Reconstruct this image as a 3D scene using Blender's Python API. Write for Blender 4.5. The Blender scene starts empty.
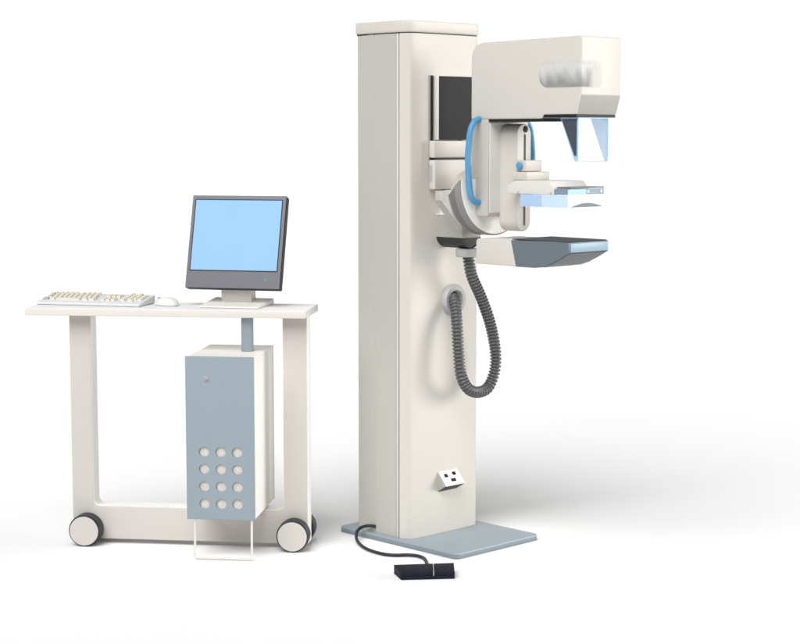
import bpy, bmesh, math, random
from mathutils import Vector, Matrix
random.seed(7)
PI = math.pi
sc = bpy.context.scene
col = sc.collection

# ------------------------------------------------------------------ materials
def paint(name, rgb, rough=.45, spec=.4, var=.03, bump=.0, bscale=400, emit=None):
    m = bpy.data.materials.new(name); m.use_nodes = True
    nt = m.node_tree; b = nt.nodes['Principled BSDF']
    b.inputs['Roughness'].default_value = rough
    b.inputs['Specular IOR Level'].default_value = spec
    tc = nt.nodes.new('ShaderNodeTexCoord')
    n = nt.nodes.new('ShaderNodeTexNoise'); n.inputs['Scale'].default_value = 6; n.inputs['Detail'].default_value = 4
    nt.links.new(tc.outputs['Object'], n.inputs['Vector'])
    mx = nt.nodes.new('ShaderNodeMix'); mx.data_type = 'RGBA'
    mx.inputs['A'].default_value = (*[c*(1-var) for c in rgb], 1)
    mx.inputs['B'].default_value = (*[min(1, c*(1+var)) for c in rgb], 1)
    nt.links.new(n.outputs['Fac'], mx.inputs['Factor'])
    nt.links.new(mx.outputs['Result'], b.inputs['Base Color'])
    if bump:
        n2 = nt.nodes.new('ShaderNodeTexNoise'); n2.inputs['Scale'].default_value = bscale
        nt.links.new(tc.outputs['Object'], n2.inputs['Vector'])
        bp = nt.nodes.new('ShaderNodeBump'); bp.inputs['Strength'].default_value = bump; bp.inputs['Distance'].default_value = .001
        nt.links.new(n2.outputs['Fac'], bp.inputs['Height']); nt.links.new(bp.outputs['Normal'], b.inputs['Normal'])
    if emit:
        b.inputs['Emission Color'].default_value = (*emit[0], 1); b.inputs['Emission Strength'].default_value = emit[1]
    return m

def glassy(name, rgb, alpha, rough=.15):
    """thin clear plastic: part see-through, part tinted"""
    m = bpy.data.materials.new(name); m.use_nodes = True
    nt = m.node_tree; b = nt.nodes['Principled BSDF']
    b.inputs['Base Color'].default_value = (*rgb, 1); b.inputs['Roughness'].default_value = rough
    b.inputs['Alpha'].default_value = alpha
    tc = nt.nodes.new('ShaderNodeTexCoord')
    n = nt.nodes.new('ShaderNodeTexNoise'); n.inputs['Scale'].default_value = 3
    nt.links.new(tc.outputs['Object'], n.inputs['Vector'])
    mr = nt.nodes.new('ShaderNodeMapRange'); mr.inputs['To Min'].default_value = alpha*.92; mr.inputs['To Max'].default_value = min(1, alpha*1.08)
    nt.links.new(n.outputs['Fac'], mr.inputs['Value']); nt.links.new(mr.outputs['Result'], b.inputs['Alpha'])
    return m

M = {}
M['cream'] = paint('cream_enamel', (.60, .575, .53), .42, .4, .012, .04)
M['panel'] = paint('shaded_cream_side', (.475, .46, .425), .45, .35, .012, .04)  # cream darkened to carry the shade on the column sides
M['cream_edge'] = paint('pale_cream_edge', (.68, .66, .62), .4, .4, .01)
M['cream_shade'] = paint('shaded_cream_enamel', (.40, .385, .36), .5, .3, .012)  # cream with shade mixed into its colour
M['shaded_cream'] = paint('shaded_cream_panel', (.485, .46, .425), .5, .3, .012)  # darker cream copy, shade included in the colour
M['rim'] = paint('shaded_grey_rim', (.25, .242, .228), .4, .5, .03)  # darkened to carry the shade below the ring
M['top_edge'] = paint('beige_table_edge', (.70, .665, .625), .45, .35, .012)
M['laminate'] = paint('pale_laminate_top', (.80, .77, .73), .45, .35, .012, .03)
M['band'] = paint('white_lit_face', (.86, .85, .83), .45, .3, .01)  # whitened to carry the light on faces that use it
M['table'] = paint('table_cream_laminate', (.56, .535, .497), .45, .35, .015, .04)
M['white'] = paint('white_plastic', (.80, .79, .77), .4, .4, .01)
M['grey'] = paint('light_grey_plastic', (.43, .43, .425), .5, .3, .02)
M['bluegrey'] = paint('blue_grey_steel', (.275, .33, .37), .5, .25, .03, .05)
M['plate'] = paint('blue_grey_floor_plate', (.30, .35, .385), .4, .4, .03, .06)
M['plate_edge_shade'] = paint('shaded_plate_side', (.20, .24, .27), .4, .4, .03)  # plate colour with the shade of its sides mixed in
M['slate'] = paint('slate_grey_plastic', (.125, .16, .18), .4, .4, .03)
M['slate_top'] = paint('dark_carbon_top', (.055, .062, .07), .6, .15, .03)
M['slate_under'] = paint('slate_shaded_underside', (.11, .125, .135), .45, .3, .03)  # slate darkened for the shade under the receptor
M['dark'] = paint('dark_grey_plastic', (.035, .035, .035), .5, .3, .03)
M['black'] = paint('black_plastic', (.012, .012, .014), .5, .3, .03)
M['screen_dark'] = paint('switched_off_screen', (.032, .032, .033), .6, .12, .03)
M['bezel'] = paint('monitor_grey_plastic', (.175, .178, .195), .5, .3, .03, .05)
M['bezel_dark'] = paint('monitor_black_shell', (.018, .018, .02), .5, .3, .03)
M['blue'] = paint('sky_blue_grip_rubber', (.085, .295, .53), .38, .4, .04)
M['tyre'] = paint('dark_rubber_tyre', (.022, .026, .036), .45, .3, .05)
M['navy'] = paint('navy_black_pedal_rubber', (.009, .011, .021), .6, .15, .08, .3, 120)
M['hose'] = paint('grey_corrugated_rubber', (.10, .10, .104), .28, .5, .04)
M['keycap'] = paint('yellowed_keycap', (.76, .72, .60), .5, .3, .02)
M['keycap_grey'] = paint('grey_keycap', (.45, .45, .46), .5, .3, .02)
M['kbbase'] = paint('keyboard_white_shell', (.72, .73, .75), .45, .35, .01)
M['led'] = paint('green_power_light', (.05, .35, .12), .4, .3, .0, emit=((.05, .6, .2), .25))
M['wire'] = paint('pale_painted_wire', (.66, .64, .60), .4, .4, .01)
M['clear'] = glassy('clear_acrylic', (.93, .97, 1.0), .10, .08)
M['blue_acrylic'] = glassy('pale_blue_acrylic', (.33, .55, .80), .88, .15)
M['paddle_side'] = glassy('pale_blue_paddle_plastic', (.60, .76, .94), .80, .15)
M['strip'] = glassy('blue_tinted_plastic', (.47, .65, .88), .8, .15)
M['dark_acrylic'] = glassy('smoked_acrylic', (.06, .075, .105), .93, .15)
M['window'] = paint('grey_blue_window', (.27, .40, .49), .35, .4, .03)
M['reflection'] = paint('dark_reflection_grey', (.06, .068, .088), .5, .2, .03)  # dark tone of a reflection, painted
M['ltblue'] = paint('pale_blue_plastic', (.36, .56, .72), .35, .4, .03)
M['steelblue'] = paint('steel_blue_insert', (.20, .27, .36), .35, .4, .03)

def screen_mat():
    m = bpy.data.materials.new('lit_blue_screen'); m.use_nodes = True
    nt = m.node_tree; b = nt.nodes['Principled BSDF']
    tc = nt.nodes.new('ShaderNodeTexCoord'); n = nt.nodes.new('ShaderNodeTexNoise'); n.inputs['Scale'].default_value = 2.5
    nt.links.new(tc.outputs['Object'], n.inputs['Vector'])
    r = nt.nodes.new('ShaderNodeValToRGB')
    r.color_ramp.elements[0].position = .3; r.color_ramp.elements[0].color = (.345, .635, 1, 1)
    r.color_ramp.elements[1].position = .7; r.color_ramp.elements[1].color = (.385, .665, 1, 1)
    nt.links.new(n.outputs['Fac'], r.inputs['Fac'])
    b.inputs['Base Color'].default_value = (.02, .02, .03, 1); b.inputs['Roughness'].default_value = .5
    b.inputs['Specular IOR Level'].default_value = .1
    nt.links.new(r.outputs['Color'], b.inputs['Emission Color']); b.inputs['Emission Strength'].default_value = 1.0
    return m
M['screen'] = screen_mat()

def speckle_mat():      # woven grille seen through the round vents
    m = bpy.data.materials.new('beige_vent_mesh'); m.use_nodes = True
    nt = m.node_tree; b = nt.nodes['Principled BSDF']; b.inputs['Roughness'].default_value = .6
    tc = nt.nodes.new('ShaderNodeTexCoord'); v = nt.nodes.new('ShaderNodeTexVoronoi'); v.inputs['Scale'].default_value = 260
    nt.links.new(tc.outputs['Object'], v.inputs['Vector'])
    r = nt.nodes.new('ShaderNodeValToRGB')
    r.color_ramp.elements[0].position = .25; r.color_ramp.elements[0].color = (.50, .475, .44, 1)
    r.color_ramp.elements[1].position = .5; r.color_ramp.elements[1].color = (.66, .625, .575, 1)
    nt.links.new(v.outputs['Distance'], r.inputs['Fac']); nt.links.new(r.outputs['Color'], b.inputs['Base Color'])
    return m
M['vent'] = speckle_mat()

def ghost_mat():        # mottled half-transparent grey, cylinder shading painted in vertex colours
    m = bpy.data.materials.new('mottled_tube_shading'); m.use_nodes = True
    nt = m.node_tree; b = nt.nodes['Principled BSDF']; b.inputs['Roughness'].default_value = .5
    b.inputs['Specular IOR Level'].default_value = .2
    tc = nt.nodes.new('ShaderNodeTexCoord'); n = nt.nodes.new('ShaderNodeTexNoise')
    n.inputs['Scale'].default_value = 60; n.inputs['Detail'].default_value = 3
    nt.links.new(tc.outputs['Object'], n.inputs['Vector'])
    at = nt.nodes.new('ShaderNodeVertexColor'); at.layer_name = 'print'
    mr = nt.nodes.new('ShaderNodeMapRange'); mr.inputs['From Min'].default_value = .3; mr.inputs['From Max'].default_value = .7
    mr.inputs['To Min'].default_value = .95; mr.inputs['To Max'].default_value = 1.06
    nt.links.new(n.outputs['Fac'], mr.inputs['Value'])
    vm = nt.nodes.new('ShaderNodeVectorMath'); vm.operation = 'SCALE'
    nt.links.new(at.outputs['Color'], vm.inputs[0]); nt.links.new(mr.outputs['Result'], vm.inputs['Scale'])
    nt.links.new(vm.outputs[0], b.inputs['Base Color']); nt.links.new(at.outputs['Alpha'], b.inputs['Alpha'])
    return m
M['ghost'] = ghost_mat()

def floor_mat():
    m = bpy.data.materials.new('white_studio_floor'); m.use_nodes = True
    nt = m.node_tree; b = nt.nodes['Principled BSDF']
    b.inputs['Roughness'].default_value = .9; b.inputs['Specular IOR Level'].default_value = .05
    tc = nt.nodes.new('ShaderNodeTexCoord'); n = nt.nodes.new('ShaderNodeTexNoise'); n.inputs['Scale'].default_value = 1.2; n.inputs['Detail'].default_value = 5
    nt.links.new(tc.outputs['Object'], n.inputs['Vector'])
    r = nt.nodes.new('ShaderNodeValToRGB')
    r.color_ramp.elements[0].color = (.908, .908, .910, 1); r.color_ramp.elements[1].color = (.916, .916, .918, 1)
    nt.links.new(n.outputs['Fac'], r.inputs['Fac']); nt.links.new(r.outputs['Color'], b.inputs['Base Color'])
    return m
M['floor'] = floor_mat()

# ------------------------------------------------------------------ helpers
def thing(name, label, cat, loc=(0, 0, 0), rotz=0):
    o = bpy.data.objects.new(name, None); col.objects.link(o)
    o.location = loc; o.rotation_euler = (0, 0, rotz); o.empty_display_size = .1
    o['label'] = label; o['category'] = cat
    return o

def obj(name, bm, mat, parent=None, bevel=0, seg=3, sharp=35, label=None, loc=None, rot=None):
    bmesh.ops.remove_doubles(bm, verts=bm.verts, dist=1e-6)
    bmesh.ops.recalc_face_normals(bm, faces=bm.faces)
    if bevel:
        es = [e for e in bm.edges if len(e.link_faces) == 2 and e.calc_face_angle(0) > math.radians(30)]
        bmesh.ops.bevel(bm, geom=es, offset=bevel, segments=seg, profile=.5, affect='EDGES', clamp_overlap=True)
    for f in bm.faces: f.smooth = True
    me = bpy.data.meshes.new(name); bm.to_mesh(me); bm.free()
    me.set_sharp_from_angle(angle=math.radians(sharp))
    me.materials.append(mat)
    o = bpy.data.objects.new(name, me); col.objects.link(o)
    if parent: o.parent = parent
    if label: o['label'] = label
    if loc: o.location = loc
    if rot: o.rotation_euler = rot
    return o

def box(bm, x0, x1, y0, y1, z0, z1):
    v = [bm.verts.new((x, y, z)) for x in (x0, x1) for y in (y0, y1) for z in (z0, z1)]
    for f in ((0, 1, 3, 2), (4, 6, 7, 5), (0, 4, 5, 1), (2, 3, 7, 6), (0, 2, 6, 4), (1, 5, 7, 3)):
        bm.faces.new([v[i] for i in f])

def B(*a):
    bm = bmesh.new(); box(bm, *a); return bm

def prism(pts, d0, d1, plane='xz', bm=None):
    bm = bm or bmesh.new()
    def mp(p, d):
        if plane == 'xz': return (p[0], d, p[1])
        if plane == 'yz': return (d, p[0], p[1])
        return (p[0], p[1], d)
    a = [bm.verts.new(mp(p, d0)) for p in pts]; b = [bm.verts.new(mp(p, d1)) for p in pts]
    n = len(pts)
    bm.faces.new(a); bm.faces.new(b[::-1])
    for i in range(n): bm.faces.new((a[i], a[(i+1) % n], b[(i+1) % n], b[i]))
    return bm

def fillet(pts, radii, n=8):
    """round the corners of a polygon"""
    out = []; N = len(pts)
    for i, p in enumerate(pts):
        r = radii[i] if isinstance(radii, (list, tuple)) else radii
        p = Vector(p); a = Vector(pts[i-1]) - p; b = Vector(pts[(i+1) % N]) - p
        if r <= 0: out.append(tuple(p)); continue
        a.normalize(); b.normalize(); ang = a.angle(b)
        t = r/math.tan(ang/2); c = p + (a+b).normalized()*(r/math.sin(ang/2))
        s = p + a*t; e = p + b*t
        a0 = math.atan2(s.y-c.y, s.x-c.x); a1 = math.atan2(e.y-c.y, e.x-c.x)
        d = (a1-a0+PI) % (2*PI) - PI
        for k in range(n+1):
            th = a0 + d*k/n; out.append((c.x+r*math.cos(th), c.y+r*math.sin(th)))
    return out

def lathe(profile, axis='x', c=(0, 0, 0), seg=64, bm=None):
    """closed profile of (h along axis, r)"""
    bm = bm or bmesh.new(); rings = []
    for h, r in profile:
        ring = []
        for k in range(seg):
            t = 2*PI*k/seg; u, v = r*math.cos(t), r*math.sin(t)
            p = {'x': (h, u, v), 'y': (u, h, v), 'z': (u, v, h)}[axis]
            ring.append(bm.verts.new((c[0]+p[0], c[1]+p[1], c[2]+p[2])))
        rings.append(ring)
    for a, b in zip(rings, rings[1:]):
        for k in range(seg): bm.faces.new((a[k], a[(k+1) % seg], b[(k+1) % seg], b[k]))
    return bm, rings

def disc(h0, h1, r, axis='x', c=(0, 0, 0), seg=64, ch=.002):
    bm, R = lathe([(h0, r-ch), (h0+ch, r), (h1-ch, r), (h1, r-ch)], axis, c, seg)
    bm.faces.new(R[0]); bm.faces.new(R[-1][::-1])
    return bm

def torus_lathe(profile, axis, c, seg=64):
    bm, R = lathe(profile, axis, c, seg)
    a, b = R[-1], R[0]
    for k in range(seg): bm.faces.new((a[k], a[(k+1) % seg], b[(k+1) % seg], b[k]))
    return bm

def spline(P, step=.004):
    P = [Vector(p) for p in P]; P = [P[0]*2-P[1]] + P + [P[-1]*2-P[-2]]
    raw = []
    for i in range(1, len(P)-2):
        p0, p1, p2, p3 = P[i-1:i+3]
        for k in range(60):
            t = k/60
            raw.append(.5*((2*p1)+(p2-p0)*t+(2*p0-5*p1+4*p2-p3)*t*t+(3*p1-p0-3*p2+p3)*t**3))
    raw.append(P[-2])
    out = [raw[0]]; acc = 0
    for a, b in zip(raw, raw[1:]):
        d = (b-a).length
        while acc + d >= step:
            t = (step-acc)/d; a = a.lerp(b, t); out.append(a.copy()); d = (b-a).length; acc = 0
        acc += d
    return out

def tube(P, radius, seg=20, cap=True, bm=None):
    bm = bm or bmesh.new(); rings = []; nrm = None
    for i, p in enumerate(P):
        t = (P[min(i+1, len(P)-1)] - P[max(i-1, 0)]).normalized()
        if nrm is None: nrm = t.orthogonal().normalized()
        nrm = (nrm - t*nrm.dot(t)).normalized(); bi = t.cross(nrm)
        r = radius(i) if callable(radius) else radius
        rings.append([bm.verts.new(p + (nrm*math.cos(2*PI*k/seg)+bi*math.sin(2*PI*k/seg))*r) for k in range(seg)])
    for a, b in zip(rings, rings[1:]):
        for k in range(seg): bm.faces.new((a[k], a[(k+1) % seg], b[(k+1) % seg], b[k]))
    if cap: bm.faces.new(rings[0][::-1]); bm.faces.new(rings[-1])
    return bm

def cut(o, bms):
    """subtract closed meshes from an object's mesh"""
    for bmc in bms:
        bmesh.ops.recalc_face_normals(bmc, faces=bmc.faces)
        me = bpy.data.meshes.new('cutter'); bmc.to_mesh(me); bmc.free()
        c = bpy.data.objects.new('cutter', me); col.objects.link(c)
        c.parent = o.parent
        md = o.modifiers.new('cut', 'BOOLEAN'); md.operation = 'DIFFERENCE'; md.object = c; md.solver = 'EXACT'
        bpy.context.view_layer.update()
        dg = bpy.context.evaluated_depsgraph_get()
        new = bpy.data.meshes.new_from_object(o.evaluated_get(dg))
        o.modifiers.clear(); old = o.data; nm = old.name; o.data = new; bpy.data.meshes.remove(old); new.name = nm
        bpy.data.objects.remove(c); bpy.data.meshes.remove(me)
    for p in o.data.polygons: p.use_smooth = True
    o.data.set_sharp_from_angle(angle=math.radians(35))

# ------------------------------------------------------------------ setting
bm = bmesh.new(); s = 60
bm.faces.new([bm.verts.new(p) for p in ((-s, -s, 0), (s, -s, 0), (s, s, 0), (-s, s, 0))])
fl = obj('floor', bm, M['floor']); fl['kind'] = 'structure'

# ================================================================== mammography unit
# local x: out of the column towards the patient side; local y: along the column front
U = thing('mammography_unit', 'tall cream mammography machine on a blue grey floor plate with corrugated hose', 'x-ray machine',
          (.0273, 6.0822, 0), -.79936)
W, D, CY = .378, .2655, .189

obj('base_plate', prism(fillet([(-.344, -.021), (.265, -.021), (.265, .413), (-.344, .413)], .022), .0015, .022, 'xy'), M['plate'], U, .004)
obj('plate_edge_shade', prism(fillet([(-.3446, -.0216), (.2656, -.0216), (.2656, .4136), (-.3446, .4136)], .0226), .001, .0165, 'xy'), M['plate_edge_shade'], U, .001)  # darker strip paints the shade on the plate sides

# column: rear body, edge strip, recessed groove, front shell, cap
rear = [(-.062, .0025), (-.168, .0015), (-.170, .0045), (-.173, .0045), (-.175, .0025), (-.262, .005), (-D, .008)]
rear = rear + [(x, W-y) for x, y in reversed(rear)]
column = obj('column', prism(rear, .0225, 1.8235, 'xy'), M['panel'], U, sharp=20)  # side faces painted in the shaded cream
obj('edge_strip', prism([(-.0615, .003), (-.0490, .0), (-.0490, .02), (-.0615, .02)], .0225, 1.8235, 'xy'), M['cream_edge'], column, .0015)
obj('edge_strip', prism([(-.0615, W-.003), (-.0490, W), (-.0490, W-.02), (-.0615, W-.02)], .0225, 1.8235, 'xy'), M['cream_edge'], column, .0015)
obj('groove', B(-.066, -.040, .011, W-.011, .0225, 1.8225), M['dark'], column)
def shellpoly(o=0, back=-.0415):
    pts = [(back, -o), (-.030, .0045-o), (-.016, .0110-o), (-.0065+o*.7, .0160-o*.7)]
    for k in range(1, 9):          # tight bend into the front
        t = k/8
        pts.append(((1-t)**2*-.0065+2*t*(1-t)*-.002+o*(.7+.3*t), (1-t)**2*.0160+2*t*(1-t)*.0185+t*t*.043-o*.7*(1-t)))
    half = pts[:]
    for k in range(1, 12):
        y = .043+(W-.086)*k/12; pts.append((o+.003*math.sin(PI*k/12), y))
    for (x, y) in reversed(half[1:]): pts.append((x, W-y))
    pts.append((back, W+o))
    return pts
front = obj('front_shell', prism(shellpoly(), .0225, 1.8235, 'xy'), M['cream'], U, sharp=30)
cap_pts = [(-D-.004, W+.002), (-D-.004, -.002)] + shellpoly(.003, -.0415)
obj('column_cap', prism(cap_pts, 1.827, 1.8686, 'xy'), M['cream'], U, .006, sharp=30)
obj('cap_gap', prism([(x-.004 if x > -.1 else x+.004, CY+(y-CY)*.97) for x, y in cap_pts], 1.8225, 1.828, 'xy'), M['dark'], U)

# slide rail slots in the column front
for sy in (-1, 1):
    y = CY+sy*.0725
    obj('rail_slot', B(-.004, .0045, y-.0055, y+.0055, 1.364, 1.679), M['black'], front)
    obj('slot_lip', B(-.004, .0035, y+sy*.006, y+sy*.017, 1.362, 1.68), M['cream_shade'], front, .002)

# dark operator screen on the column
scr = obj('screen_housing', B(.005, .027, .126, .305, 1.452, 1.678), M['cream_edge'], U, .002)
obj('screen_face', B(.0265, .0285, .1275, .3035, 1.4525, 1.6765), M['screen_dark'], scr)
# carriage blocks below
obj('upper_carriage_cover', B(.003, .030, .101, .277, 1.389, 1.449), M['cream'], U, .004)
obj('carriage_gap', B(.003, .027, .104, .274, 1.379, 1.390), M['black'], U)
cc = obj('carriage_cover', B(.003, .034, .101, .277, 1.277, 1.381), M['cream'], U, .004)
obj('cover_label', B(.007, .021, .0995, .1015, 1.305, 1.363), M['grey'], cc)

# swivel bracket: neck box, octagonal plate, ribbed turning ring
ZC = 1.265
neck_pts = fillet([(.142, 1.187), (.142, 1.108), (.160, 1.068), (.236, 1.068), (.236, 1.187)], [0, .0, .02, .02, 0])
obj('neck_box', prism(fillet([(.142, 1.187), (.142, 1.107), (.236, 1.107), (.236, 1.187)], 0), .0, .13, 'yz'), M['cream_shade'], U)  # grey of the box carries painted shade
obj('neck_box_lit_top', B(.0, .132, .1405, .2375, 1.1872, 1.190), M['band'], U)  # white lid paints the light on the box top
und = [(.1415, 1.1075)] + [(.1415+.055*(1-math.cos(t)), 1.1075-.0385*math.sin(t)) for t in [PI/2*k/8 for k in range(1, 9)]]
und += [(.2365-.055*(1-math.cos(t)), 1.1075-.0385*math.sin(t)) for t in [PI/2*(1-k/8) for k in range(0, 8)]] + [(.2365, 1.1075)]
obj('neck_under_shade', prism(und, .0, .131, 'yz'), M['dark'], U, sharp=20)  # dark colour stands for the shade under the neck
hw = .152
oct_pts = [(CY-hw, 1.276), (CY-hw, 1.243), (CY-.02, 1.108), (CY+.02, 1.108), (CY+hw, 1.243), (CY+hw, 1.276)]
plate_ = obj('swivel_plate', prism(oct_pts, .098, .125, 'yz'), M['shaded_cream'], U, .002)
obj('plate_lit_face', prism([(CY+(y-CY)*.985, 1.2+(z-1.2)*.985) for y, z in oct_pts], .1245, .1262, 'yz'), M['band'], plate_)  # white overlay paints the light on the plate front
for sy in (-1, 1):
    bm = bmesh.new()
    q0 = Vector((0, CY+sy*(hw+.0005), 1.2435)); q1 = Vector((0, CY+sy*.0195, 1.1075)); n_ = Vector((0, sy*.71, -.70))*.0015
    vs = [bm.verts.new(q+n_*h+Vector((x, 0, 0))) for h in (0, 1) for q, x in ((q0, .097), (q1, .097), (q1, .1258), (q0, .1258))]
    bm.faces.new(vs[:4]); bm.faces.new(vs[4:][::-1])
    for k in range(4): bm.faces.new((vs[k], vs[(k+1) % 4], vs[4+(k+1) % 4], vs[4+k]))
    obj('bevel_shade', bm, M['shaded_cream'], plate_)  # grey strip paints the shade on the chamfer
obj('neck_core', B(.0, .10, .155, .223, 1.13, 1.275), M['cream_edge'], U, .004)
R = .180; ZR = 1.300
prof = [(.182, .08), (.182, R-.004), (.185, R), (.191, R), (.1925, R-.004)]
for k in range(5):
    h = .1935+k*.0042; prof += [(h, R-.0045), (h+.001, R-.0015), (h+.0026, R-.0015), (h+.0036, R-.0045)]
prof += [(.2155, R-.004), (.217, R), (.2405, R), (.2445, R-.004), (.2445, .08)]
bm, Rg = lathe(prof, 'x', (0, CY, ZR), 128); bm.faces.new(Rg[0]); bm.faces.new(Rg[-1][::-1])
def lower_half(bm):      # the ring is a cradle: only its lower half, cut on a slant
    res = bmesh.ops.bisect_plane(bm, geom=bm.verts[:]+bm.edges[:]+bm.faces[:], dist=1e-6, plane_co=(.185, 0, 1.262), plane_no=(-.68, 0, .73), clear_outer=True)
    bmesh.ops.holes_fill(bm, edges=[e for e in bm.edges if len(e.link_faces) == 1], sides=0)
    return bm
ring = obj('turning_ring', lower_half(bm), M['rim'], U, sharp=25)  # rim grey includes the shade on its lower side
obj('ring_lit_face', lower_half(disc(.2437, .2465, R-.006, 'x', (0, CY, ZR), 96, .001)), M['band'], ring)  # white overlay paints the light on the ring front
obj('turning_hub', disc(.12, .2, .105, 'x', (0, CY, 1.245), 64, .002), M['shaded_cream'], U)

# ---------------- C-arm: head, arm, receptor
hp = fillet([(.223, 1.5225), (.223, 1.7815), (.713, 1.789), (.713, 1.601), (.695, 1.536), (.553, 1.536), (.545, 1.5225)],
            [.0, .055, .006, .012, 0, 0, 0], 10)
head = obj('tube_head', prism(hp, .085, .293, 'xz'), M['cream'], U, .0065, sharp=30)
obj('head_under_shade', B(.548, .692, .089, .289, 1.5265, 1.5365), M['black'], head)  # black plate stands in for shade under the head
obj('head_under_shade', B(.304, .548, .089, .235, 1.514, 1.5235), M['black'], head)  # rear plate, same painted shade
bm = bmesh.new()
tr = [(.7145, .0885), (.7145, .2895)]
bm = bmesh.new()
v = [bm.verts.new(p) for p in ((.7139, .0895, 1.5985), (.7139, .2885, 1.5985), (.6962, .2885, 1.5385), (.6962, .0895, 1.5385),
                               (.7075, .0895, 1.5985), (.7075, .2885, 1.5985), (.69, .2885, 1.5385), (.69, .0895, 1.5385))]
for f in ((0, 1, 2, 3), (7, 6, 5, 4), (0, 4, 5, 1), (1, 5, 6, 2), (2, 6, 7, 3), (3, 7, 4, 0)): bm.faces.new([v[i] for i in f])
obj('chamfer_shade', bm, M['cream_shade'], head, .002)  # grey overlay paints the shade on the downward chamfer
# translucent grey decal around the head corner, painted with a cylinder's light and shade
bm = bmesh.new(); cl = bm.loops.layers.float_color.new('print')  # print layer holds the painted light and shade of the cylinder
path = []; e = .0012; rc = .005
L1, L2 = .178, .112
N1 = 44
for k in range(N1+1): path.append((.713-rc-L1*(1-k/N1), .085-e, -L1*(1-k/N1)-.006))
for k in range(1, 7):
    t = PI/2*k/6; path.append((.713-rc+(rc+e)*math.sin(t), .085+rc-(rc+e)*math.cos(t), -.006+.012*k/6))
for k in range(1, 27): path.append((.713+e, .085+rc+L2*k/26, .006+L2*k/26))
zc_, hh, NZ = 1.669, .0445, 16
smin, smax = path[0][2], path[-1][2]; grid = []
def shade_at(s, q):  # painted light top and dark bottom of a cylinder
    u = (s-smin)/(smax-smin)
    a = .66*min(1, u/.04)*min(1, (1-u)/.22)*min(1, (1.02-q)/.35)
    wob = .22*math.sin(9*u+1)*math.sin(23*u)+.1*math.sin(41*u+q*3)
    t = max(0, min(1, (q+.75+wob)/1.1))
    if u > .72: t = max(t, min(1, (u-.72)/.10))  # painted highlight at the front end
    return (.30+.46*t, max(0, a))
for (x, y, s_) in path:
    row = []
    d0 = min(s_-smin, .042)/.042; hgt = hh*math.sqrt(max(0, 1-(1-d0)**2)) if d0 < 1 else hh
    d1 = min(smax-s_, .03)/.03; hgt = min(hgt, hh*math.sqrt(max(0, 1-(1-d1)**2)) if d1 < 1 else hh)
    hgt = max(hgt, .002)
    for j in range(NZ+1):
        q = 2*j/NZ-1; vv = bm.verts.new((x, y, zc_+hgt*q)); row.append((vv, shade_at(s_, q)))
    grid.append(row)
for a, b in zip(grid, grid[1:]):
    for j in range(NZ):
        cs = (a[j], b[j], b[j+1], a[j+1]); f = bm.faces.new([c[0] for c in cs])
        for lp, c in zip(f.loops, cs): lp[cl] = (c[1][0]*.985, c[1][0], c[1][0]*.985, c[1][1])
obj('tube_decal', bm, M['ghost'], head)

# face shield under the head
sh = obj('face_shield', B(.688, .691, .1005, .2525, 1.384, 1.5255), M['clear'], U)
prf = [(.616, 1.5255), (.6875, 1.5255), (.6875, 1.384), (.677, 1.384)]
obj('side_panel', prism(prf, .0985, .1015, 'xz'), M['ltblue'], sh, label='pale blue side panel carrying a painted dark reflection')
obj('reflection_insert', prism([(.6215, 1.521), (.686, 1.521), (.686, 1.402), (.6775, 1.402)], .0972, .0984, 'xz'), M['reflection'], sh)  # reflection in the side panel, painted as a dark insert
obj('side_panel', prism(prf, .2515, .2545, 'xz'), M['blue_acrylic'], sh)
obj('edge_trim', B(.6875, .6925, .0985, .1025, 1.384, 1.5234), M['ltblue'], sh)
obj('edge_trim', B(.6875, .6925, .2505, .2545, 1.384, 1.5234), M['ltblue'], sh)
obj('edge_trim', B(.615, .693, .0980, .2550, 1.5236, 1.5261), M['ltblue'], sh)
obj('edge_trim', B(.6905, .6925, .0985, .2545, 1.3815, 1.384), M['grey'], sh)

arm = obj('support_arm', prism(fillet([(.223, 1.5235), (.223, 1.23), (.25, 1.19), (.304, 1.19), (.304, 1.5235)], [0, .03, .02, .01, 0]), .085, .293, 'xz'), M['shaded_cream'], U, .005, sharp=30)  # arm side darkened in colour to read as shaded
obj('arm_lit_front', B(.3035, .3065, .092, .286, 1.203, 1.511), M['cream_edge'], arm, .001)  # paler overlay paints the light on the arm front

# compression column with slotted rounded front
cpts = []
rr = .0365; cyy = .1795
for k in range(17): t = PI*k/16; cpts.append((cyy+rr*math.cos(t), 1.4705+rr*math.sin(t)))
for k in range(17): t = PI+PI*k/16; cpts.append((cyy+rr*math.cos(t), 1.1765+rr*math.sin(t)))
comp = obj('compression_column', prism(cpts, .304, .385, 'yz'), M['cream'], U, .004, sharp=30)
obj('end_knob', disc(.3845, .389, .0115, 'x', (0, cyy+.006, 1.489), 32, .002), M['black'], comp)
obj('knob_cap', disc(.3885, .3925, .005, 'x', (0, cyy+.006, 1.489), 24, .001), M['dark'], comp)
sl = fillet([(cyy-.0045+.003, 1.158), (cyy+.0045+.003, 1.158), (cyy+.0045+.003, 1.474), (cyy-.0045+.003, 1.474)], .004, 4)
obj('slide_slot', prism(sl, .3848, .3865, 'yz'), M['cream_shade'], comp)
obj('slot_groove', prism([(y*1.0+.0002*(1 if y > cyy else -1), z) for y, z in fillet([(cyy-.001, 1.162), (cyy+.006, 1.162), (cyy+.006, 1.47), (cyy-.001, 1.47)], .003, 4)], .3864, .387, 'yz'), M['dark'], comp)
clamp = obj('clamp_block', B(.3875, .43, .139, .222, 1.346, 1.384), M['cream'], U, .003)
obj('clamp_knob', disc(-.012, 0, .0125, 'y', (.405, .139, 1.365), 32, .0025), M['blue'], clamp)

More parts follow.
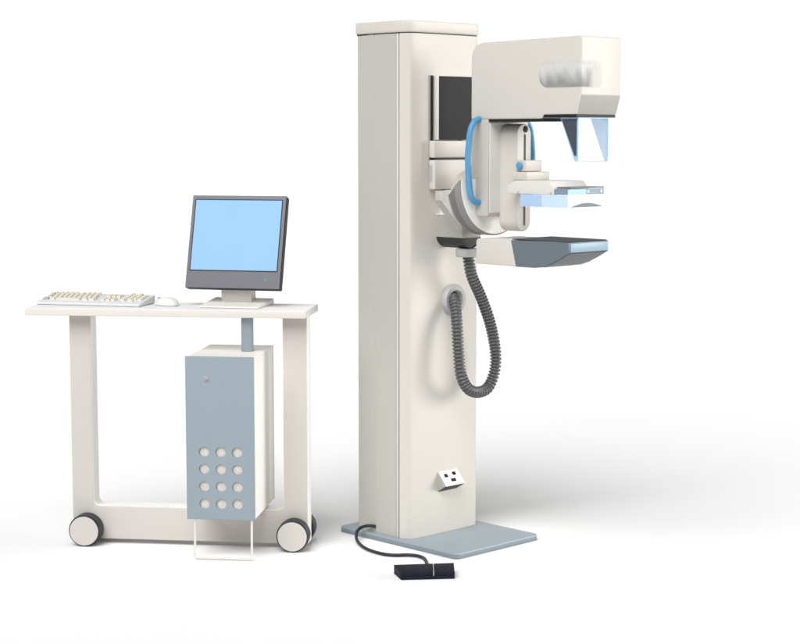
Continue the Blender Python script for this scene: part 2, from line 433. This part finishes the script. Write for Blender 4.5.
# paddle holder and clear paddle
hold = obj('paddle_holder', prism(fillet([(.387, 1.272), (.387, 1.30), (.43, 1.317), (.575, 1.317), (.60, 1.292), (.60, 1.272)], [0, .01, .01, .015, 0, 0]), .09, .27, 'xz'), M['cream_edge'], U, .003, sharp=30)
obj('holder_shelf', B(.387, .45, .12, .24, 1.317, 1.345), M['cream'], hold, .003)
for x in (.44, .585):
    obj('screw', disc(-.003, 0, .004, 'y', (x, .0895, 1.277), 16, .001), M['grey'], hold)
pad = obj('compression_paddle', B(.452, .658, .0915, .291, 1.2305, 1.2335), M['clear'], U)
obj('side_wall', B(.452, .658, .0885, .0912, 1.2305, 1.2715), M['paddle_side'], pad)
obj('side_wall', B(.452, .545, .0872, .0883, 1.2335, 1.2705), M['strip'], pad)
obj('side_wall', B(.60, .658, .0885, .0912, 1.2735, 1.291), M['steelblue'], pad, label='steel blue upper insert')
obj('side_wall', B(.452, .658, .2913, .294, 1.2305, 1.291), M['clear'], pad)
obj('front_wall', B(.6582, .661, .0885, .294, 1.2305, 1.2715), M['clear'], pad)
obj('front_rail', B(.6582, .661, .0885, .180, 1.2735, 1.2915), M['ltblue'], pad)
fr = obj('front_rail', B(.6582, .661, .1802, .272, 1.2735, 1.2925), M['steelblue'], pad)
for y in (.19, .258): obj('rivet', B(.6608, .662, y-.004, y+.004, 1.279, 1.288), M['white'], fr)
obj('front_rail', B(.6582, .661, .2722, .294, 1.2735, 1.2915), M['clear'], pad)
obj('top_bar', B(.602, .66, .10, .275, 1.294, 1.2985), M['slate'], pad, .001)
ar = [(.10+.165*k/16, 1.2320+.0135*math.sin(PI*k/16)) for k in range(17)]
obj('curved_lip', prism(ar, .6612, .6632, 'yz'), M['slate'], pad)

# image receptor (breast table)
rb = obj('image_receptor', prism(fillet([(.243, 1.026), (.243, 1.114), (.4045, 1.114), (.4285, 1.026)], [.006, .012, 0, 0]), .092, .302, 'xz'), M['cream'], U, .004, sharp=30, label='cream rear block with slate grey front')
top = 1.114
under = [(.66, 1.081), (.62, 1.060), (.58, 1.041), (.545, 1.030), (.51, 1.0255)]
rp = [(.405, top), (.60, top+.0035), (.66, top+.002)] + under + [(.429, 1.0255)]
obj('receptor_front', prism(rp, .093, .301, 'xz'), M['slate'], rb, .0015, sharp=25)
obj('receptor_top', prism([(.408, .096), (.655, .096), (.655, .298), (.408, .298)], top+.0022, top+.0055, 'xy'), M['slate_top'], rb, .001)
bm = bmesh.new()
a = [bm.verts.new((x+.0008, .099, z-.0012)) for x, z in under]; b = [bm.verts.new((x+.0008, .295, z-.0012)) for x, z in under]
for i in range(4): bm.faces.new((a[i], b[i], b[i+1], a[i+1]))
obj('receptor_under_shade', bm, M['slate_under'], rb, sharp=60)  # darker sheet paints the shade on the lower curve
obj('front_window', B(.6605, .6625, .103, .297, 1.0835, 1.1125), M['window'], rb, .0008)

# blue grab handles, one on either side of the arm
for sy in (-1, 1):
    y0 = CY+sy*(.104 if sy < 0 else .115)
    pts = [(.264, y0-sy*.004, 1.524), (.264, y0+sy*.022, 1.517), (.264, y0+sy*.044, 1.487), (.264, y0+sy*.054, 1.43), (.264, y0+sy*.057, 1.385),
           (.264, y0+sy*.052, 1.32), (.264, y0+sy*.042, 1.265), (.264, y0+sy*.020, 1.241), (.264, y0-sy*.004, 1.239)]
    obj('grab_handle', tube(spline(pts, .006), .0102, 20), M['blue'], U)

# corrugated hose with its collar and wall grommet
hc = [(.004, .219, .880), (.03, .206, .880), (.05, .192, .855), (.075, .174, .79), (.092, .165, .69), (.1, .170, .615), (.1, .206, .562), (.1, .259, .543),
      (.1, .313, .556), (.1, .347, .612), (.1, .351, .681), (.1, .324, .783), (.1, .274, .885), (.1, .222, .971), (.1, .203, 1.045)]
hp_ = spline(hc, .0128/8)
hose = obj('corrugated_hose', tube(hp_, lambda i: .0178+.0034*math.tanh(2.6*math.sin(2*PI*i/8)+.8), 28), M['hose'], U, sharp=60)
obj('hose_collar', prism(fillet([(.068, .158), (.134, .158), (.134, .246), (.068, .246)], .025), 1.037, 1.068, 'xy'), M['grey'], U, .006)
gr = [(.0, .056), (.014, .056), (.022, .050), (.022, .036), (.014, .030), (.0, .030)]
obj('hose_grommet', torus_lathe(gr, 'x', (0, .225, .876), 64), M['grey'], U, sharp=50)
obj('grommet_hole', disc(.0, .003, .031, 'x', (0, .225, .876), 48, .0005), M['black'], U)

# socket box low on the front
sk = obj('socket_box', prism([(-.002, .25), (.004, .25), (.044, .203), (.002, .178), (-.002, .178)], .152, .250, 'xz'), M['cream_shade'], U, .001)  # grey body paints the shade on the box sides
obj('socket_lit_face', prism([(.0045, .2508), (.0455, .2027), (.0445, .2020), (.0035, .2500)], .1522, .2498, 'xz'), M['band'], sk)  # white overlay paints the light on the sloping front
d = Vector((.04, 0, -.047)).normalized(); nn = Vector((.047, 0, .04)).normalized(); p0 = Vector((.004, 0, .25))
for (s0, s1, y0, y1) in ((.014, .027, .170, .186), (.010, .023, .214, .230), (.036, .048, .192, .215)):
    bm = bmesh.new(); vs = []
    for h in (-.002, .0024):
        for (s_, y_) in ((s0, y0), (s0, y1), (s1, y1), (s1, y0)):
            p = p0+d*s_+nn*h; vs.append(bm.verts.new((p.x, y_, p.z)))
    bm.faces.new(vs[:4]); bm.faces.new(vs[4:][::-1])
    for k in range(4): bm.faces.new((vs[k], vs[(k+1) % 4], vs[4+(k+1) % 4], vs[4+k]))
    obj('socket', bm, M['black'], sk)
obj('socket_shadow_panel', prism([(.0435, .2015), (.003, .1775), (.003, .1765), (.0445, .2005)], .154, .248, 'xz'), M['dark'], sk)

# ================================================================== foot pedal
P = thing('foot_pedal', 'flat navy black double foot pedal on the floor with a black cable', 'foot pedal', (.08, 5.65, 0))
def L(p): return (p[0]-.08, p[1]-5.65, p[2])
def pedal_poly(x0, x1, ins=0):
    def back(x): return 5.688+(x+.021)*.133
    def frnt(x): return 5.606+(x-.003)*.085
    return [L((x0, back(x0), 0))[:2], L((x1, back(x1), 0))[:2], L((x1, frnt(x1), 0))[:2], L((x0 if x0 > .05 else .003, frnt(x0), 0))[:2]]
obj('pedal_base', prism(pedal_poly(-.021, .182), .001, .012, 'xy'), M['navy'], P, .002)
for nm, x0, x1 in (('pedal_pad', -.021, .1105), ('pedal_pad', .1135, .182)):
    pp = pedal_poly(x0, x1); bm = bmesh.new()
    zt = [.032, .032, .024, .024]
    a = [bm.verts.new((x, y, .0122)) for x, y in pp]; b = [bm.verts.new((x, y, z)) for (x, y), z in zip(pp, zt)]
    bm.faces.new(a[::-1]); bm.faces.new(b)
    for k in range(4): bm.faces.new((a[k], a[(k+1) % 4], b[(k+1) % 4], b[k]))
    obj(nm, bm, M['navy'], P, .002)
pp = pedal_poly(.1107, .1133)
obj('divider', prism([(x, y) for x, y in pp], .0125, .0285, 'xy'), M['grey'], P)
cp = [(-.090, 6.199, .046), (-.110, 6.209, .0465), (-.128, 6.206, .045), (-.145, 6.195, .041), (-.158, 6.163, .031), (-.153, 6.10, .014), (-.121, 6.017, .0075), (-.067, 5.945, .007),
      (-.021, 5.922, .007), (.024, 5.925, .007), (.060, 5.912, .007), (.083, 5.872, .008), (.091, 5.80, .012), (.092, 5.70, .017)]
obj('cable', tube(spline([L(p) for p in cp], .008), .0058, 14), M['tyre'], P)

# ================================================================== workstation table
TB = thing('computer_table', 'cream rolling computer table with a U shaped frame on round casters', 'table', (-1.18384, 6.13803, 0), -.1189)
ZT = .859
tt = obj('tabletop', B(-.141, .868, -.06, .205, .8335, ZT-.0015), M['top_edge'], TB, .002)
obj('lit_top_sheet', B(-.1405, .8675, -.0595, .2045, ZT-.0018, ZT), M['band'], tt, .0006)  # white sheet paints the light on the tabletop
fp = fillet([(0, .0185), (.861, .0185), (.861, .833), (.776, .833), (.776, .138), (.0775, .138), (.0775, .833), (0, .833)], [.0, .0, 0, 0, .022, .022, 0, 0])
obj('table_frame', prism(fp, 0, .071, 'xz'), M['table'], TB, .0025, sharp=30)
frame = bpy.data.objects['table_frame']
inn = fillet([(.0775, .833), (.0775, .138), (.776, .138), (.776, .833)], [0, .022, .022, 0])
inn2 = fillet([(.0790, .833), (.0790, .1395), (.7745, .1395), (.7745, .833)], [0, .0205, .0205, 0])
obj('lit_edge', prism(inn + inn2[::-1], .003, .068, 'xz'), M['band'], frame)  # white strip paints the light on the inner frame faces
obj('lit_edge', B(.8608, .8625, .003, .068, .021, .831), M['band'], frame)  # same painted light on the outer right face
def caster(x, front):
    y0, y1 = (-.058, -.004) if front else (.075, .129)
    face = y0 if front else y1; s = -1 if front else 1
    ty = obj('caster_wheel', disc(y0, y1, .0575, 'y', (x, 0, .0575), 72, .004), M['tyre'], TB, sharp=30)
    hcap = disc(min(face, face+s*.0035), max(face, face+s*.0035), .0525, 'y', (x, 0, .0575), 64, .0015)
    obj('hub_cap', hcap, M['table'], ty, sharp=30)
    obj('axle', disc(min(y0, .0) if front else .069, .002 if front else y0+.01, .016, 'y', (x, 0, .0575), 24, .001), M['dark'], ty)
for x in (.058, .815):
    caster(x, True); caster(x, False)
obj('support_tube', disc(.7105, .8335, .0215, 'z', (.6515, -.012, 0), 48, .001), M['bluegrey'], TB)

# ================================================================== computer tower
CT = thing('computer_tower', 'upright computer tower with blue grey perforated front set through the table frame', 'computer', (-1.18384, 6.13803, 0), -.1189)
obj('case', B(.473, .710, -.188, .170, .1445, .7105), M['laminate'], CT, .004)
fpn = obj('front_panel', B(.4715, .7115, -.2005, -.1882, .1445, .713), M['bluegrey'], CT, .0022)
hx, hz = (.5345, .593, .651), (.382, .322, .261, .2)
cut(fpn, [disc(-.25, -.15, .0182, 'y', (x, 0, z), 48, .0005) for x in hx for z in hz])
for x in hx:
    for z in hz:
        obj('vent', disc(-.1925, -.1878, .0186, 'y', (x, 0, z), 40, .0006), M['vent'], fpn)
obj('power_button', disc(-.2045, -.2, .0085, 'y', (.545, 0, .638), 32, .0015), M['grey'], fpn)
obj('button_cap', disc(-.2065, -.2044, .0058, 'y', (.545, 0, .638), 32, .001), M['plate'], fpn)
for x in (.50, .68):
    obj('foot', B(x-.012, x+.012, .01, .06, .1385, .1445), M['dark'], CT)
w = [(.497, -.19, .146), (.497, -.194, .012), (.502, -.194, .0065), (.693, -.194, .0065), (.698, -.194, .012), (.698, -.19, .146)]
wp = []
for a, b in zip(w, w[1:]):
    n = max(2, int((Vector(b)-Vector(a)).length/.01)); wp += [Vector(a).lerp(Vector(b), k/n) for k in range(n)]
wp.append(Vector(w[-1]))
obj('wire_stand', tube(wp, .0042, 12), M['wire'], CT, sharp=60)

# ================================================================== monitor
MO = thing('monitor', 'flat grey monitor with lit pale blue screen on a cream stand', 'monitor', (-.585, 6.180, ZT), -.235)
basep = [(-.112, -.105), (.112, -.105), (.112, .085), (-.112, .085)]
bm = bmesh.new()
a = [bm.verts.new((x, y, .001)) for x, y in basep]; b = [bm.verts.new((x*.985, y*.985, .007 if y < 0 else .022)) for x, y in basep]
bm.faces.new(a[::-1]); bm.faces.new(b)
for k in range(4): bm.faces.new((a[k], a[(k+1) % 4], b[(k+1) % 4], b[k]))
obj('stand_base', bm, M['laminate'], MO, .003)
nk = prism([(-.01, .01), (.045, .016), (.035, .10), (-.02, .10)], -.056, .056, 'yz')
for v in nk.verts: v.co = Vector((v.co.x, v.co.y, v.co.z))
obj('stand_neck', nk, M['cream'], MO, .003)
tilt = math.radians(-16.5)
pan = obj('panel_shell', B(-.177, .177, -.0, .035, 0, .341), M['bezel_dark'], MO, .004, loc=(-.003, -.048, .066), rot=(tilt, 0, 0))
obj('bezel', B(-.1765, .1765, -.004, -.0002, .0005, .3405), M['bezel'], pan, .0015)
obj('screen', B(-.162, .162, -.0052, -.0042, .0655, .3225), M['screen'], pan)
bmf = bmesh.new()
box(bmf, -.165, -.1622, -.0062, -.0041, .0625, .3255); box(bmf, .1622, .165, -.0062, -.0041, .0625, .3255)
box(bmf, -.1621, .1621, -.0062, -.0041, .3227, .3255); box(bmf, -.1621, .1621, -.0062, -.0041, .0625, .0653)
obj('screen_frame', bmf, M['bezel_dark'], pan)
obj('power_light', B(.121, .124, -.0048, -.0038, .028, .038), M['led'], pan)
obj('back_housing', prism(fillet([(.0352, .06), (.075, .10), (.075, .25), (.0352, .30)], [0, .02, .02, 0]), -.13, .13, 'yz'), M['bezel_dark'], pan, .004)

# ================================================================== keyboard
K = thing('keyboard', 'pale computer keyboard with yellowed keys on the left of the tabletop', 'keyboard', (-1.124, 6.172, ZT), -.25)
bm = prism([(0, .001), (0, .010), (.03, .015), (.15, .030), (.15, .001)], -.2, .2, 'yz')
obj('shell', bm, M['kbbase'], K, .003)
obj('shell_foot', B(-.197, .197, .003, .147, .0002, .0012), M['dark'], K)
slope = math.atan2(.015, .12)
def key(x, y, w, mat):
    z = .015+(y-.03)*.125
    bm = bmesh.new(); h = .0085; q = .0022; dp = .0072
    a = [bm.verts.new(p) for p in ((-w, -dp, 0), (w, -dp, 0), (w, dp, 0), (-w, dp, 0))]
    b = [bm.verts.new(p) for p in ((-w+q, -dp+q*.6, h), (w-q, -dp+q*.6, h), (w-q, dp-q, h), (-w+q, dp-q, h))]
    bm.faces.new(a[::-1]); bm.faces.new(b)
    for k in range(4): bm.faces.new((a[k], a[(k+1) % 4], b[(k+1) % 4], b[k]))
    obj('key', bm, mat, K, 0, loc=(x, y, z-.0005), rot=(slope, 0, 0))
rows = [.040, .0575, .075, .0925, .110, .133]
nk_ = 0
for ri, y in enumerate(rows):
    if ri == 0: spec = [(-.178, .011), (-.153, .010), (-.09, .046), (-.025, .010), (.0, .011)]
    elif ri == 5: spec = [(-.181+.0205*i+(.006 if i > 4 else 0), .0078) for i in range(9)]
    else:
        off = (0, .012, .006, .003, 0)[ri]
        spec = [(-.182+off+.0192*i, .0086) for i in range(10)]
    for x, w in spec: key(x, y, w, M['keycap_grey'] if (x < -.172 and ri % 2 == 0) else M['keycap'])
    if ri in (0, 1, 3, 4):
        for i in range(3): key(.045+.0192*i, y, .0085, M['keycap'])
    for i in range(4 if ri not in (0, 5) else 2): key(.122+.0192*i*(1 if ri not in (0, 5) else 1.6), y, .0085, M['keycap'])

# ================================================================== mouse
MS = thing('computer_mouse', 'small white computer mouse on the table between keyboard and monitor', 'mouse', (-.842, 6.190, ZT), -.62)
bm = bmesh.new(); rings = []
NU, NV = 24, 10
for j in range(NV+1):
    ph = PI/2*j/NV; ringv = []
    for i in range(NU):
        t = 2*PI*i/NU
        ex = lambda c, p: math.copysign(abs(c)**p, c)
        x = .052*ex(math.cos(t), .8)*math.cos(ph)**.6; y = .031*ex(math.sin(t), .75)*math.cos(ph)**.6
        taper = 1 - .12*(x/.052 < 0)*abs(x/.052)
        z = .002+.029*math.sin(ph)**.9*(1-.28*(-(x-.012)/.052)**2 if x < .012 else 1-.35*((x-.012)/.05)**2)
        ringv.append(bm.verts.new((x, y*taper, z)))
    rings.append(ringv)
bm.faces.new(rings[0][::-1])
for a, b in zip(rings, rings[1:]):
    for i in range(NU): bm.faces.new((a[i], a[(i+1) % NU], b[(i+1) % NU], b[i]))
bm.faces.new(rings[-1])
obj('mouse_shell', bm, M['white'], MS, sharp=80)
obj('mouse_foot', prism([(.05*math.cos(2*PI*i/24), .029*math.sin(2*PI*i/24)) for i in range(24)], .0003, .0025, 'xy'), M['dark'], MS)
obj('scroll_wheel', disc(-.0035, .0035, .0075, 'y', (-.034, 0, .0215), 24, .001), M['grey'], MS)

# ------------------------------------------------------------------ camera
cd = bpy.data.cameras.new('camera'); cam = bpy.data.objects.new('camera', cd); col.objects.link(cam)
cam.location = (0, 0, 1.47); cam.rotation_euler = (PI/2-.108, 0, 0)
cd.sensor_width = 36; cd.sensor_fit = 'HORIZONTAL'; cd.lens = 1726/800*36; cd.clip_end = 2000; cd.clip_start = .05
sc.camera = cam

# ------------------------------------------------------------------ world: white studio surround
w = bpy.data.worlds.new('World'); sc.world = w; w.use_nodes = True
nt = w.node_tree; bg = nt.nodes['Background']
tc = nt.nodes.new('ShaderNodeTexCoord'); sx = nt.nodes.new('ShaderNodeSeparateXYZ'); nt.links.new(tc.outputs['Generated'], sx.inputs[0])
def mrange(src, f0, f1, t0, t1):
    n = nt.nodes.new('ShaderNodeMapRange'); n.interpolation_type = 'SMOOTHSTEP'
    for k, v in (('From Min', f0), ('From Max', f1), ('To Min', t0), ('To Max', t1)): n.inputs[k].default_value = v
    nt.links.new(src, n.inputs['Value']); return n.outputs['Result']
def add(a, b, op='ADD'):
    n = nt.nodes.new('ShaderNodeMath'); n.operation = op; nt.links.new(a, n.inputs[0]); nt.links.new(b, n.inputs[1]); return n.outputs[0]
LW = dict(zen=.0, front=.22, right=.06, base=.0, band=1.15, A1=1.17, A2=.14, R1=.0, R2=.88, bk=.9)
# white horizon band behind, soft overhead glow, front and right-hand panels of light
band = add(mrange(sx.outputs['Z'], .16, .30, LW['band'], 0), mrange(sx.outputs['Y'], -.1, .25, 0, 1), 'MULTIPLY')
zen = mrange(sx.outputs['Z'], .55, .9, LW['base'], LW['zen']+LW['base'])
frn = add(mrange(sx.outputs['Y'], -.2, -.8, 0, LW['front']), mrange(sx.outputs['Z'], -.05, .15, 0, 1), 'MULTIPLY')
rgt = add(mrange(sx.outputs['X'], .4, .9, 0, LW['right']), mrange(sx.outputs['Z'], -.05, .15, 0, 1), 'MULTIPLY')
tot = add(add(band, zen), add(frn, rgt))
nt.links.new(tot, bg.inputs['Strength']); bg.inputs['Color'].default_value = (1, .995, .985, 1)

def softbox(name, az, el, ang, level, color=(1, 1, 1), dist=300):
    """large distant round softbox; level = light it puts on a white card facing it"""
    if level <= 0: return
    r = dist*math.tan(math.radians(ang/2))
    l = bpy.data.lights.new(name, 'AREA'); l.shape = 'DISK'; l.size = 2*r; l.color = color
    l.energy = level*PI*PI*dist*dist
    o = bpy.data.objects.new(name, l); col.objects.link(o)
    a, e = math.radians(az), math.radians(el); t = Vector((.0, 6.5, .5))
    o.location = t+Vector((math.sin(a)*math.cos(e), -math.cos(a)*math.cos(e), math.sin(e)))*dist
    o.rotation_euler = (t-o.location).to_track_quat('-Z', 'Y').to_euler()
softbox('softbox_front', -25, 48, 48, LW['A1'])
softbox('softbox_front_high', 10, 46, 42, LW['A2'])
softbox('softbox_right', 62, 30, 40, LW['R1'], (1, .985, .95))
softbox('softbox_side', 88, 8, 30, LW['R2'], (1, .985, .95))
if LW['bk'] > 0:      # unseen overhead light added far behind to keep the floor white to its edge
    l = bpy.data.lights.new('far_floor_fill', 'AREA'); l.shape = 'RECTANGLE'; l.size = 70; l.size_y = 40
    l.energy = LW['bk']*PI*70*40; o = bpy.data.objects.new('far_floor_fill', l); col.objects.link(o)
    o.location = (0, 46, 22); o.rotation_euler = (0, 0, 0)

sc.view_settings.view_transform = 'Standard'; sc.view_settings.look = 'None'; sc.view_settings.exposure = 0
sc.render.engine = 'CYCLES'
sc.cycles.max_bounces = 8; sc.cycles.transparent_max_bounces = 16
sc.cycles.use_denoising = True
